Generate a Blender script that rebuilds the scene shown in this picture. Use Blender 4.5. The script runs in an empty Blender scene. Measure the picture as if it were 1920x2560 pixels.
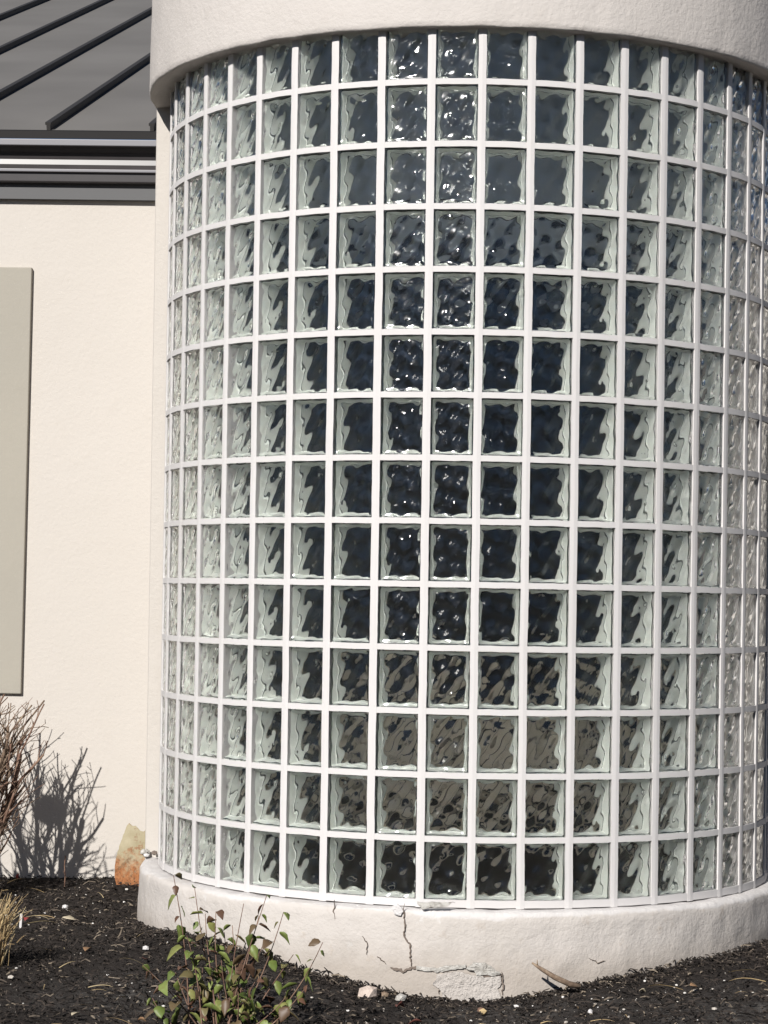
import bpy, bmesh, math, random
from mathutils import Vector, Matrix, noise
R = math.radians; PI = math.pi
scene = bpy.context.scene
COL = scene.collection
random.seed(7)
Z0 = 3.07                    # height above the ground of the top course line of the glass blocks

# ---------------------------------------------------------------- camera, sky, sun
cam_d = bpy.data.cameras.new('camera'); cam = bpy.data.objects.new('camera', cam_d); COL.objects.link(cam)
scene.camera = cam
cam_d.sensor_fit = 'VERTICAL'; cam_d.sensor_height = 24.0
cam_d.lens = 24.0*5355.1/2560.0
cam_d.clip_start = 0.05; cam_d.clip_end = 3000
yaw, pitch, roll = -0.03786, 0.03995, 0.0189
fwd = Vector((math.sin(yaw)*math.cos(pitch), math.cos(yaw)*math.cos(pitch), math.sin(pitch)))
rt0 = Vector((math.cos(yaw), -math.sin(yaw), 0)); up0 = rt0.cross(fwd)
rt = rt0*math.cos(roll)+up0*-math.sin(roll)*-1
rt = (rt0*math.cos(roll) + up0*math.sin(roll)).normalized()
up = rt.cross(fwd).normalized()
cam.matrix_world = Matrix(((rt.x, up.x, -fwd.x, 0), (rt.y, up.y, -fwd.y, -7.9845), (rt.z, up.z, -fwd.z, Z0-1.87495), (0, 0, 0, 1)))

SUN_AZ, SUN_EL = R(-20), R(31)       # azimuth measured from the camera side, negative = to its left
sun_dir = Vector((math.sin(SUN_AZ)*math.cos(SUN_EL), -math.cos(SUN_AZ)*math.cos(SUN_EL), math.sin(SUN_EL)))
sl = bpy.data.lights.new('sun', 'SUN'); sl.energy = 5.0; sl.angle = R(0.53); sl.color = (1.0, 0.965, 0.92)
so = bpy.data.objects.new('sun', sl); COL.objects.link(so)
so.rotation_euler = sun_dir.to_track_quat('Z', 'Y').to_euler(); so.location = (-6, -12, 9)

w = bpy.data.worlds.new('World'); scene.world = w; w.use_nodes = True
nt = w.node_tree; bg = nt.nodes['Background']
sky = nt.nodes.new('ShaderNodeTexSky'); sky.sky_type = 'NISHITA'; sky.sun_disc = False
sky.sun_elevation = SUN_EL
sky.sun_rotation = math.atan2(sun_dir.x, sun_dir.y)
sky.air_density = 0.6; sky.dust_density = 0.15
nt.links.new(sky.outputs[0], bg.inputs[0]); bg.inputs[1].default_value = 0.05
scene.view_settings.view_transform = 'Standard'; scene.view_settings.look = 'None'
scene.view_settings.exposure = 0.36; scene.view_settings.gamma = 1.0
scene.cycles.max_bounces = 12; scene.cycles.transmission_bounces = 10; scene.cycles.glossy_bounces = 5
scene.cycles.diffuse_bounces = 4; scene.cycles.transparent_max_bounces = 12
scene.cycles.caustics_refractive = True; scene.cycles.caustics_reflective = True
scene.cycles.blur_glossy = 1.0
scene.cycles.sample_clamp_indirect = 10.0
scene.cycles.use_denoising = True

# ---------------------------------------------------------------- helpers
def tag(o, label=None, cat=None, group=None, kind=None):
    if label: o['label'] = label
    if cat: o['category'] = cat
    if group: o['group'] = group
    if kind: o['kind'] = kind
    return o
def empty(name, loc=(0, 0, 0), rz=0):
    o = bpy.data.objects.new(name, None); COL.objects.link(o); o.location = loc; o.rotation_euler = (0, 0, rz)
    o.empty_display_size = 0.2
    return o
def link(name, me, mat=None, parent=None, smooth=False):
    o = bpy.data.objects.new(name, me); COL.objects.link(o)
    if mat is not None:
        for m in (mat if isinstance(mat, (list, tuple)) else [mat]): me.materials.append(m)
    if parent is not None: o.parent = parent
    if smooth:
        me.polygons.foreach_set('use_smooth', [True]*len(me.polygons))
    return o
def mesh(name, vs, fs, mi=None):
    me = bpy.data.meshes.new(name); me.from_pydata([tuple(v) for v in vs], [], fs)
    if mi: me.polygons.foreach_set('material_index', mi)
    me.update(); return me
class MB:
    def __init__(s): s.v = []; s.f = []; s.m = []
    def add(s, vs, fs, mi=0):
        k = len(s.v); s.v += [tuple(v) for v in vs]; s.f += [tuple(i+k for i in f) for f in fs]; s.m += [mi]*len(fs)
    def box(s, x0, x1, y0, y1, z0, z1, mi=0):
        s.add([(x0,y0,z0),(x1,y0,z0),(x1,y1,z0),(x0,y1,z0),(x0,y0,z1),(x1,y0,z1),(x1,y1,z1),(x0,y1,z1)],
              [(0,3,2,1),(4,5,6,7),(0,1,5,4),(1,2,6,5),(2,3,7,6),(3,0,4,7)], mi)
    def tube(s, pts, rads, n=6, mi=0, cap=True):
        k = len(s.v); pts = [Vector(p) for p in pts]
        ref = Vector((0.3, 0.2, 1)).normalized()
        for i, p in enumerate(pts):
            d = (pts[min(i+1, len(pts)-1)]-pts[max(i-1, 0)]).normalized()
            a = d.cross(ref)
            if a.length < 1e-3: a = d.cross(Vector((1, 0, 0)))
            a.normalize(); b = d.cross(a)
            for j in range(n):
                t = 2*PI*j/n
                q = p+(a*math.cos(t)+b*math.sin(t))*rads[i]
                s.v.append(tuple(q))
        for i in range(len(pts)-1):
            for j in range(n):
                j2 = (j+1) % n
                s.f.append((k+i*n+j, k+i*n+j2, k+(i+1)*n+j2, k+(i+1)*n+j)); s.m.append(mi)
        if cap:
            s.f.append(tuple(k+j for j in reversed(range(n)))); s.m.append(mi)
            e = k+(len(pts)-1)*n
            s.f.append(tuple(e+j for j in range(n))); s.m.append(mi)
    def build(s, name, mat, parent=None, smooth=False):
        return link(name, mesh(name, s.v, s.f, s.m), mat, parent, smooth)

def sweep(prof, ts, close=True):
    """prof(t) -> list of points; joined into a skin along ts"""
    vs = []; fs = []; n = None
    for t in ts:
        p = prof(t); n = len(p); vs += p
    for i in range(len(ts)-1):
        for j in range(n if close else n-1):
            j2 = (j+1) % n
            fs.append((i*n+j, i*n+j2, (i+1)*n+j2, (i+1)*n+j))
    if close:
        fs.append(tuple(reversed(range(n)))); fs.append(tuple((len(ts)-1)*n+j for j in range(n)))
    return vs, fs
def fixn(o):
    bm = bmesh.new(); bm.from_mesh(o.data); bmesh.ops.recalc_face_normals(bm, faces=bm.faces); bm.to_mesh(o.data); bm.free(); return o

# ---------------------------------------------------------------- materials
def mat(name, base=(0.5, 0.5, 0.5), rough=0.6, spec=0.5, metal=0.0):
    m = bpy.data.materials.new(name); m.use_nodes = True
    b = m.node_tree.nodes['Principled BSDF']
    b.inputs['Base Color'].default_value = (*base, 1); b.inputs['Roughness'].default_value = rough
    b.inputs['Specular IOR Level'].default_value = spec; b.inputs['Metallic'].default_value = metal
    return m, m.node_tree, b
def N(t, typ, **kw):
    n = t.nodes.new(typ)
    for k, v in kw.items():
        if k in n.inputs: n.inputs[k].default_value = v
        else: setattr(n, k, v)
    return n
def noise_tex(t, scale, detail=4, rough=0.6, vec=None):
    n = N(t, 'ShaderNodeTexNoise', Scale=scale, Detail=detail, Roughness=rough)
    if vec is None:
        tc = N(t, 'ShaderNodeTexCoord'); vec = tc.outputs['Object']
    t.links.new(vec, n.inputs['Vector']); return n
def ramp(t, src, stops):
    r = N(t, 'ShaderNodeValToRGB'); e = r.color_ramp.elements
    while len(e) < len(stops): e.new(0.5)
    for i, (p, c) in enumerate(stops):
        e[i].position = p; e[i].color = (*c, 1) if len(c) == 3 else c
    t.links.new(src, r.inputs[0]); return r
def mixc(t, fac, a, b, mode='MIX'):
    m = N(t, 'ShaderNodeMix'); m.data_type = 'RGBA'; m.blend_type = mode
    for inp, v in ((0, fac), (6, a), (7, b)):
        if hasattr(v, 'links'): t.links.new(v, m.inputs[inp])
        elif isinstance(v, (int, float)): m.inputs[inp].default_value = v
        else: m.inputs[inp].default_value = (*v, 1)
    return m.outputs[2]
def bump(t, b, src, strength, dist, prev=None):
    n = N(t, 'ShaderNodeBump', Strength=strength, Distance=dist)
    t.links.new(src, n.inputs['Height'])
    if prev is not None: t.links.new(prev, n.inputs['Normal'])
    t.links.new(n.outputs[0], b.inputs['Normal']); return n.outputs[0]

def stucco(name, c1, c2, c3, bstr=0.6, bdist=0.004, lump=0.3):
    m, t, b = mat(name, c1, 0.85, 0.25)
    n1 = noise_tex(t, 1.7, 5, 0.6); n2 = noise_tex(t, 60, 5, 0.65); n3 = noise_tex(t, 9, 6, 0.7)
    c = mixc(t, ramp(t, n1.outputs[0], [(0.35, (0, 0, 0)), (0.7, (1, 1, 1))]).outputs[0], c1, c2)
    c = mixc(t, ramp(t, n3.outputs[0], [(0.56, (0, 0, 0)), (0.8, (.6, .6, .6))]).outputs[0], c, c3)
    t.links.new(c, b.inputs['Base Color'])
    p = bump(t, b, n3.outputs[0], lump, 0.02)
    p = bump(t, b, n2.outputs[0], bstr, bdist, p)
    n4 = noise_tex(t, 260, 3, 0.6); bump(t, b, n4.outputs[0], 0.35, 0.0015, p)
    return m
M_wall = stucco('cream_stucco', (0.575, 0.535, 0.487), (0.59, 0.55, 0.503), (0.545, 0.503, 0.452), 0.5, 0.004, 0.12)
M_panel = stucco('taupe_stucco', (0.375, 0.35, 0.30), (0.395, 0.367, 0.312), (0.355, 0.33, 0.28), 0.25, 0.003, 0.08)
M_band = stucco('band_stucco', (0.60, 0.56, 0.525), (0.58, 0.54, 0.505), (0.53, 0.485, 0.445), 0.6, 0.005, 0.2)
M_mortar, t, b = mat('white_mortar', (0.66, 0.64, 0.63), 0.7, 0.3)
n = noise_tex(t, 40, 4, 0.6); n2 = noise_tex(t, 3, 4, 0.6)
t.links.new(mixc(t, ramp(t, n2.outputs[0], [(0.45, (0, 0, 0)), (0.8, (.5, .5, .5))]).outputs[0], (0.66, 0.64, 0.63), (0.60, 0.575, 0.555)), b.inputs['Base Color'])
bump(t, b, n.outputs[0], 0.25, 0.002)

def base_mat():
    # cracked, weathered stucco: hairline cracks and chalky scuffs are marks on the surface itself
    m, t, b = mat('weathered_stucco', (0.70, 0.64, 0.58), 0.85, 0.25)
    tc = N(t, 'ShaderNodeTexCoord')
    n1 = noise_tex(t, 3.0, 6, 0.65); n3 = noise_tex(t, 14, 7, 0.7); n2 = noise_tex(t, 70, 5, 0.65)
    c = mixc(t, ramp(t, n1.outputs[0], [(0.35, (0, 0, 0)), (0.7, (1, 1, 1))]).outputs[0], (0.60, 0.56, 0.525), (0.565, 0.525, 0.485))
    c = mixc(t, ramp(t, n3.outputs[0], [(0.58, (0, 0, 0)), (0.68, (.7, .7, .7))]).outputs[0], c, (0.50, 0.44, 0.385))
    c = mixc(t, ramp(t, n3.outputs[0], [(0.30, (.8, .8, .8)), (0.38, (0, 0, 0))]).outputs[0], c, (0.68, 0.66, 0.64))
    # soil splash: brownish near the ground, ragged upper edge
    sx = N(t, 'ShaderNodeSeparateXYZ'); t.links.new(tc.outputs['Object'], sx.inputs[0])
    a = N(t, 'ShaderNodeMath', operation='MULTIPLY_ADD'); t.links.new(n3.outputs[0], a.inputs[0]); a.inputs[1].default_value = 0.12
    t.links.new(sx.outputs[2], a.inputs[2])
    c = mixc(t, ramp(t, a.outputs[0], [(0.07, (.6, .6, .6)), (0.17, (0, 0, 0))]).outputs[0], c, (0.34, 0.29, 0.24))
    # thick white paint and mortar slop along the ledge under the glass
    a2 = N(t, 'ShaderNodeMath', operation='MULTIPLY_ADD'); t.links.new(n1.outputs[0], a2.inputs[0]); a2.inputs[1].default_value = 0.09; t.links.new(sx.outputs[2], a2.inputs[2])
    c = mixc(t, ramp(t, a2.outputs[0], [(0.238, (0, 0, 0)), (0.244, (.75, .75, .75))]).outputs[0], c, (0.69, 0.67, 0.66))
    t.links.new(c, b.inputs['Base Color'])
    p = bump(t, b, n3.outputs[0], 0.5, 0.012); p = bump(t, b, n2.outputs[0], 0.6, 0.005, p)
    return m
M_base = base_mat()
M_crack, t, b = mat('crack_shadow', (0.16, 0.13, 0.11), 0.95, 0.1)
M_plaster, t, b = mat('broken_plaster', (0.50, 0.48, 0.44), 0.95, 0.1)
n = noise_tex(t, 50, 6, 0.7); t.links.new(ramp(t, n.outputs[0], [(0.35, (.30, .28, .25)), (0.6, (.62, .60, .56))]).outputs[0], b.inputs['Base Color']); bump(t, b, n.outputs[0], 0.8, 0.01)

M_spall = stucco('spalled_render', (.52, .475, .435), (.62, .58, .54), (.36, .32, .28), 1.0, .012, 1.0)
M_roof, t, b = mat('grey_metal_roof', (0.105, 0.102, 0.10), 0.6, 0.3, 0.0)
n = noise_tex(t, 1.3, 3, 0.5); t.links.new(ramp(t, n.outputs[0], [(0.35, (.125, .119, .112)), (0.7, (.15, .143, .135))]).outputs[0], b.inputs['Base Color'])
bump(t, b, n.outputs[0], 0.25, 0.03)
M_seam, t, b = mat('shaded_seam_metal', (.035, .033, .032), .55, .3)  # roof metal darkened: shade on the seam faces is put into the colour
M_gut, t, b = mat('dark_gutter_paint', (0.034, 0.030, 0.031), 0.38, 0.5)
n = noise_tex(t, 8, 4, 0.6); t.links.new(ramp(t, n.outputs[0], [(0.3, (.030, .027, .028)), (0.7, (.040, .036, .037))]).outputs[0], b.inputs['Base Color'])
M_trim, t, b = mat('grey_frieze_paint', (0.075, 0.075, 0.077), 0.6, 0.4)
M_lip, t, b = mat('pale_lip_highlight', (0.20, 0.195, 0.21), 0.35, 0.5)  # pale colour carries the sun highlights of the dark gutter
M_black, t, b = mat('drip_edge_shade', (0.012, 0.011, 0.011), 0.7, 0.2)  # near black stands for the shade below the roof edge

# glass
def glass(name, color):
    m = bpy.data.materials.new(name); m.use_nodes = True; t = m.node_tree
    for n in list(t.nodes): t.nodes.remove(n)
    o = N(t, 'ShaderNodeOutputMaterial'); g = N(t, 'ShaderNodeBsdfGlass'); g.inputs['IOR'].default_value = 1.5
    g.inputs['Roughness'].default_value = 0.0; g.inputs['Color'].default_value = (*color, 1)
    t.links.new(g.outputs[0], o.inputs[0]); return m
M_glass = glass('clear_wavy_glass', (0.992, 0.998, 0.994))
M_face = glass('clear_outer_glass', (0.995, 0.999, 0.996))
M_face.node_tree.nodes['Glass BSDF'].inputs['Roughness'].default_value = 0.12
M_side, t, b = mat('green_glass_edge', (0.90, 0.93, 0.87), 0.30, 0.5)
M_rim, t, b = mat('dark_glass_rim', (0.06, 0.07, 0.06), 0.15, 0.6)
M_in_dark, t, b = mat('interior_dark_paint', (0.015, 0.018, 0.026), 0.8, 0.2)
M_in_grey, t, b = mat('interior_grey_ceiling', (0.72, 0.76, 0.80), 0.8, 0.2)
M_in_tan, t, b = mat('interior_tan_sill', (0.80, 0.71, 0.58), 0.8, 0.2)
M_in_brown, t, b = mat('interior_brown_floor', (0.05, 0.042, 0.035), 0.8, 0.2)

def tone(m, f):     # one overall reflectance for a finish
    t = m.node_tree; b = t.nodes['Principled BSDF']; i = b.inputs['Base Color']
    if i.is_linked: t.links.new(mixc(t, 1.0, i.links[0].from_socket, (f, f, f), 'MULTIPLY'), i)
    else: i.default_value = tuple(v*f for v in i.default_value[:3])+(1,)
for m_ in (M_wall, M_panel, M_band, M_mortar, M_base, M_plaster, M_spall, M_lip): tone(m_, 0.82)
# ---------------------------------------------------------------- ground
def gz(x, y):
    h = 0.022*noise.noise(Vector((x*1.1, y*1.1, 3.1))) + 0.014*noise.noise(Vector((x*4.2, y*4.2, 9.7)))
    # mulch is banked along the tower's left flank
    d = math.hypot(x, y)-1.19
    ang = math.atan2(x, -y)
    bank = max(0.0, 1-abs(d)/0.45)*(0.055*math.exp(-((ang+0.85)/0.38)**2)+0.045*math.exp(-((ang-0.95)/0.40)**2))
    dip = -0.075*math.exp(-((x-0.08)/0.42)**2)*(1-min(1, max(0, (y+1.0)/0.5)))*(1-0.5*min(1, max(0, (-y-1.6)/0.6)))
    return h+bank+dip-0.008

# ================================================================ BUILDING
bld = empty('building', (0, 0, 0))
tag(bld, 'cream stucco building with a round corner bay of glass blocks and a grey metal roof', 'building')

PV = 0.16101; RB = 1.12661; A0 = -0.11603; DA = PV/RB
dcol = {-8: -.0022, -7: .0035, -6: .0087, -5: .0057, -4: -.0019, -3: -.0069, -2: -.0106, -1: -.0068, 0: -.0024, 1: .0008, 2: .0002, 3: .0018, 4: .0033, 5: .0027, 6: .006, 7: .0112, 8: .0008, 9: -.012}
def ja(v): return A0+v*DA+dcol.get(v, 0.0)      # angle of a vertical joint
RH = 0.2032
def pc(r, a, z):      # the glass wall tapers and leans very slightly
    d = Z0-z; r = r-0.0038*d
    return (r*math.sin(a)+0.0028*d, -r*math.cos(a), z)
VMIN, VMAX = -10, 13
NROW = 14
JW = 0.0130; JH = 0.0096        # half widths of the joints
WIN_TOP = Z0+0.02; WIN_BOT = Z0-NROW*RH-0.014

# --- mortar grid (window frame of the block wall)
def mortar():
    B = MB(); rf = RB; rbk = RB-0.106
    # horizontal courses follow the curve, vertical joints are straight posts
    for h in range(0, NROW+1):
        zc_ = Z0-h*RH; hw = JH if h else 0.02
        if h == NROW: hw = 0.012
        a0_, a1_ = ja(VMIN)-0.01, ja(VMAX)+0.01; n = (VMAX-VMIN)*9
        rr = rf-0.0006
        def prof(a, zc_=zc_, hw=hw, rr=rr):
            # chord radius between the posts: blocks are flat, the joint follows the arc
            j = 0.0013*noise.noise(Vector((a*22, zc_*5, 1)))+0.0007*noise.noise(Vector((a*90, zc_*5, 1)))
            return [pc(rr, a, zc_-hw+j), pc(rr, a, zc_+hw+j), pc(rbk, a, zc_+hw+j), pc(rbk, a, zc_-hw+j)]
        vs, fs = sweep(prof, [a0_+(a1_-a0_)*i/n for i in range(n+1)])
        B.add(vs, fs)
    for v in range(VMIN, VMAX+1):
        a = ja(v); half = JW/rf; halfb = (JW-0.0075)/rbk
        zs = [WIN_BOT+(WIN_TOP-WIN_BOT)*i/150 for i in range(151)]
        def prof(z, a=a):
            j = (0.0015*noise.noise(Vector((a*9, z*9, 7)))+0.0007*noise.noise(Vector((a*9, z*45, 7))))/rf
            return [pc(rf, a-half+j, z), pc(rf+0.0012, a+j, z), pc(rf, a+half+j, z), pc(rbk, a+halfb+j, z), pc(rbk, a-halfb+j, z)]
        vs, fs = sweep(prof, zs)
        B.add(vs, fs)
    return B
win = fixn(mortar().build('glass_block_window', M_mortar, bld))
tag(win, 'tall curved window of wavy glass blocks set in white mortar')

# --- one glass block: local X across, Z up, -Y outward; origin on the outer face centre
def wave(x, z, s):
    p = s*1.7
    return (0.00300*math.sin(2*PI*(x/0.098+z/0.125)+p) * math.cos(2*PI*(z/0.135-x/0.21)+p*0.7)
            + 0.00190*math.sin(2*PI*(x/0.062-z/0.088)+1.3+p)
            + 0.00070*math.sin(2*PI*(z/0.055+x/0.11)+2.1*p)
            + 0.0022*noise.noise(Vector((x*18+s*7, z*18, s*3.3))))
BW = 0.0688; BH = 0.0930      # half sizes of a block
def block_mesh(s):
    B = MB()
    D = 0.100
    W, H = BW, BH
    nx, nz = 26, 36
    def pane(yo, yi, sgn, seed, inset):
        w_, h_ = W-inset, H-inset
        k = len(B.v)
        for i in range(nz+1):
            for j in range(nx+1):
                x = -w_+2*w_*j/nx; z = -h_+2*h_*i/nz
                e = min(1.0, (w_-abs(x))/0.011)*min(1.0, (h_-abs(z))/0.011); e = e*e*(3-2*e)
                B.v.append((x, yi+sgn*0.0012+wave(x, z, seed)*e*0.55, z))
        q = lambda i, j: k+i*(nx+1)+j
        for i in range(nz):
            for j in range(nx):
                f = (q(i, j), q(i, j+1), q(i+1, j+1), q(i+1, j))
                B.f.append(f if sgn < 0 else f[::-1]); B.m.append(0)
        # outer face: faint moulding waves, its own vertices
        ww, hh = w_-0.003, h_-0.003; k2 = len(B.v); mx, mz = (44, 60) if sgn > 0 else (1, 1)
        rq = random.Random(int(seed*10)+3); seeds = [(rq.uniform(-.052, .052), rq.uniform(-.076, .076), rq.uniform(.0028, .0045), rq.uniform(.0007, .0018)) for _ in range(11)]
        for i in range(mz+1):
            for j in range(mx+1):
                x = -ww+2*ww*j/mx; z = -hh+2*hh*i/mz
                e = min(1.0, (ww-abs(x))/0.014)*min(1.0, (hh-abs(z))/0.014); e = e*e*(3-2*e)
                o_ = 0.0 if sgn < 0 else (0.0026-0.50*wave(x*1.05+0.013, z*1.05, seed+2.6)-sum(h_k*math.exp(-((x-a_k)**2+(z-b_k)**2)/(2*s_k*s_k)) for a_k, b_k, s_k, h_k in seeds))*e
                B.v.append((x, yo+max(o_, -0.0025), z))
        for i in range(mz):
            for j in range(mx):
                f = (k2+i*(mx+1)+j, k2+i*(mx+1)+j+1, k2+(i+1)*(mx+1)+j+1, k2+(i+1)*(mx+1)+j)
                B.f.append(f if sgn > 0 else f[::-1]); B.m.append(3 if sgn > 0 else 0)
        # rim: joins the outer face to the wavy sheet
        yr = yo+(0.003 if sgn > 0 else -0.003)
        k3 = len(B.v); B.v += [(-ww, yo, -hh), (ww, yo, -hh), (ww, yo, hh), (-ww, yo, hh), (-w_, yr, -h_), (w_, yr, -h_), (w_, yr, h_), (-w_, yr, h_)]
        for a in range(4):
            b_ = (a+1) % 4; f = (k3+a, k3+4+a, k3+4+b_, k3+b_); B.f.append(f if sgn > 0 else f[::-1]); B.m.append(0)
        edge = [q(0, j) for j in range(nx+1)]+[q(i, nx) for i in range(1, nz+1)]+[q(nz, j) for j in range(nx-1, -1, -1)]+[q(i, 0) for i in range(nz-1, 0, -1)]
        k4 = len(B.v)
        for e in edge: B.v.append(B.v[e])
        for e in edge: x, y, z = B.v[e]; B.v.append((x, yr, z))
        n = len(edge)
        for a in range(n):
            b_ = (a+1) % n; f = (k4+a, k4+b_, k4+n+b_, k4+n+a); B.f.append(f[::-1] if sgn > 0 else f); B.m.append(0)
    pane(0.0, 0.0100, 1, s, 0.0)
    pane(D, D-0.0085, -1, s+5, 0.0085)
    # hollow: moulded halves, the cavity narrows to the welded seam at mid depth
    def ring(wx, hz, y, r=0.007, n=4):
        out = []
        for cx_, cz_, a0_ in ((wx-r, hz-r, 0), (-wx+r, hz-r, PI/2), (-wx+r, -hz+r, PI), (wx-r, -hz+r, 1.5*PI)):
            for i in range(n+1):
                a = a0_+i*PI/2/n; out.append((cx_+r*math.cos(a), y, cz_+r*math.sin(a)))
        return out
    rings = [ring(W-0.0008, H-0.0008, 0.0125), ring(W-0.0040, H-0.0038, 0.0140), ring(W-0.0075, H-0.0070, 0.043), ring(W-0.0098, H-0.0092, 0.0455), ring(W-0.0098, H-0.0092, 0.0505), ring(W-0.0082, H-0.0078, 0.053), ring(W-0.0108, H-0.0100, D-0.0125)]
    n = len(rings[0])
    for ri in range(len(rings)-1):
        k = len(B.v); B.v += rings[ri]+rings[ri+1]
        for a in range(n):
            b_ = (a+1) % n; B.f.append((k+a, k+b_, k+n+b_, k+n+a)); B.m.append(2 if ri in (0, 3) else 1)
    me = mesh('glass_block', B.v, B.f, B.m)
    for m_ in (M_glass, M_side, M_rim, M_face): me.materials.append(m_)
    me.polygons.foreach_set('use_smooth', [True]*len(me.polygons))
    return me
bmeshes = [block_mesh(s) for s in (0, 1, 2)]
camp = cam.matrix_world.translation
cells = []
for v in range(VMIN, VMAX):
    for h in range(NROW):
        a = (ja(v)+ja(v+1))/2; half = (ja(v+1)-ja(v))/2
        chord = RB*math.cos(half)          # flat block between two joints
        c = Vector(pc(chord-0.0035, a, Z0-(h+0.5)*RH))
        to = camp-c; nrm = Vector((math.sin(a), -math.cos(a), 0))
        cells.append((nrm.dot(to.normalized()), v, h, a, c))
vis = sorted([c for c in cells if c[0] > 0.02], key=lambda c: -c[0])
near = set((c[1], c[2]) for c in vis[:100])
rest_v = []; 
Brest = MB(); nrest = 0
for c in cells:
    sc_, v, h, a, p = c
    rs = random.Random(v*31+h*7)
    kind = rs.randrange(3); flip = rs.random() < 0.5
    if h == 13: pass
    rot = Matrix.Rotation(a, 4, 'Z')
    if flip: rot = rot @ Matrix.Rotation(PI, 4, 'Y')
    mtx = Matrix.Translation(p+Vector((0, 0, rs.uniform(-.0008, .0008)))) @ rot
    if (v, h) in near:
        o = bpy.data.objects.new('glass_block', bmeshes[kind]); COL.objects.link(o); o.parent = win; o.matrix_world = mtx
        o['group'] = 'glass blocks of the curved window'
    else:
        me = bmeshes[kind]; Brest.add([mtx @ vv.co for vv in me.vertices], [tuple(pp.vertices) for pp in me.polygons]); Brest.m[-len(me.polygons):] = [pp.material_index for pp in me.polygons]
ro = Brest.build('glass_blocks_rest', [M_glass, M_side, M_rim, M_face], win, True); ro.name = 'glass_block_courses'
tag(ro, 'wavy glass blocks at the curving sides of the window', kind='stuff')

# --- curved stucco bands above and below the window (solid rings that run straight back to the wall)
def shell_path(rx, ry, yback, n=64):
    """outline points (x, y, outward normal) from the left flank round the front to the right flank"""
    out = []
    for i in range(4): out.append((-rx, yback*(1-i/4), -1, 0))
    for i in range(n+1):
        a = -PI/2+PI*i/n
        x, y = rx*math.sin(a), -ry*math.cos(a); nx, ny = math.sin(a)/rx, -math.cos(a)/ry; l = math.hypot(nx, ny)
        out.append((x, y, nx/l, ny/l))
    for i in range(4): out.append((rx, yback*(i+1)/4, 1, 0))
    return out
def ring_shell(path, prof, jit=0.0, seed=0):
    """prof: closed list of (offset outward, z)"""
    vs = []; fs = []; n = len(prof)
    for k, (x, y, nx, ny) in enumerate(path):
        for j, (o_, z) in enumerate(prof):
            d = jit*noise.noise(Vector((x*9, y*9, z*9+seed)))+jit*0.6*noise.noise(Vector((x*31, y*31, z*31+seed)))
            vs.append((x+nx*(o_+d), y+ny*(o_+d), z+jit*0.8*noise.noise(Vector((x*13, y*13, j+seed)))))
    for k in range(len(path)-1):
        for j in range(n):
            j2 = (j+1) % n; fs.append((k*n+j, k*n+j2, (k+1)*n+j2, (k+1)*n+j))
    fs.append(tuple(range(n))); fs.append(tuple(len(vs)-n+j for j in reversed(range(n))))
    return vs, fs
zb = Z0-0.034; zt = Z0+1.0
WT = 0.10
prof = [(-WT, zb+0.004), (-0.012, zb), (-0.005, zb+0.001), (-0.001, zb+0.006), (0, zb+0.022)] + [(0, zb+0.022+(zt-zb-0.022)*i/14) for i in range(1, 15)] + [(-WT, zt)]
vs, fs = ring_shell(shell_path(1.205, 1.158, 1.02, 160), prof, 0.0045, 3)
band = fixn(link('tower_band', mesh('tower_band', vs, fs), M_band, bld, True))
# cap of the bay
B = MB(); pth = shell_path(1.14, 1.08, 1.6, 48)
B.add([(p[0], p[1], zt-0.06) for p in pth]+[(p[0], p[1], zt-0.02) for p in pth],
      [tuple(range(len(pth))), tuple(len(pth)+i for i in reversed(range(len(pth))))]+[(i, i+len(pth), (i+1) % len(pth)+len(pth), (i+1) % len(pth)) for i in range(len(pth))])
fixn(B.build('tower_roof', M_roof, bld))

zbt = WIN_BOT
BRX, BRY = 1.174, 1.162
prof = [(-0.14, zbt-0.002), (-0.032, zbt-0.002), (-0.016, zbt-0.004), (-0.005, zbt-0.010), (0, zbt-0.020)] + [(0.012*(i/16)**2, zbt-0.020-(zbt-0.020+0.15)*i/16) for i in range(1, 17)] + [(-0.14, -0.15)]
vs, fs = ring_shell(shell_path(BRX, BRY, 1.02, 220), prof, 0.0055, 11)
base = fixn(link('tower_base', mesh('tower_base', vs, fs), M_base, bld, True))

# --- pier that closes the glass wall on the left (and its twin on the right), ragged inner edge
def pier(sx):
    B = MB(); n = 60; x_out = 1.176 ; z0_, z1_ = WIN_BOT-0.05, Z0+0.05
    vs = []
    for i in range(n+1):
        z = z0_+(z1_-z0_)*i/n; k = (z-z0_)/(z1_-z0_)
        xo = x_out+0.022*k; xi = 1.112+0.012*noise.noise(Vector((z*7, sx, 0)))+0.006*noise.noise(Vector((z*31, sx, 4)))+0.012*k
        for x, y in ((xo, 0.05), (xo-0.004, 0.044), (xi, 0.044), (xi-0.012, 0.060), (xi-0.012, 1.02), (xo, 1.02)): vs.append((sx*x, y, z))
    fs = []
    for i in range(n):
        for j in range(6):
            j2 = (j+1) % 6; fs.append((i*6+j, i*6+j2, (i+1)*6+j2, (i+1)*6+j))
    fs += [(0, 1, 2, 3, 4, 5), tuple(n*6+j for j in (5, 4, 3, 2, 1, 0))]
    return fixn(link('pier', mesh('pier', vs, fs), M_wall, bld))
pier(-1); pier(1)

# --- wall left of the bay, with a raised taupe stucco panel
WY = 1.0; WTOP = Z0-0.213
B = MB(); B.box(-7, -1.05, WY, WY+0.2, -0.3, WTOP); wall = B.build('wall', M_wall, bld)
B = MB(); B.box(-3.2, -1.852, WY-0.022, WY+0.01, Z0-2.308, Z0-0.505)
pn = B.build('wall_panel', M_panel, bld); md = pn.modifiers.new('b', 'BEVEL'); md.width = 0.004; md.segments = 2
tag(pn, 'raised taupe stucco panel at the left edge')
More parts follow.
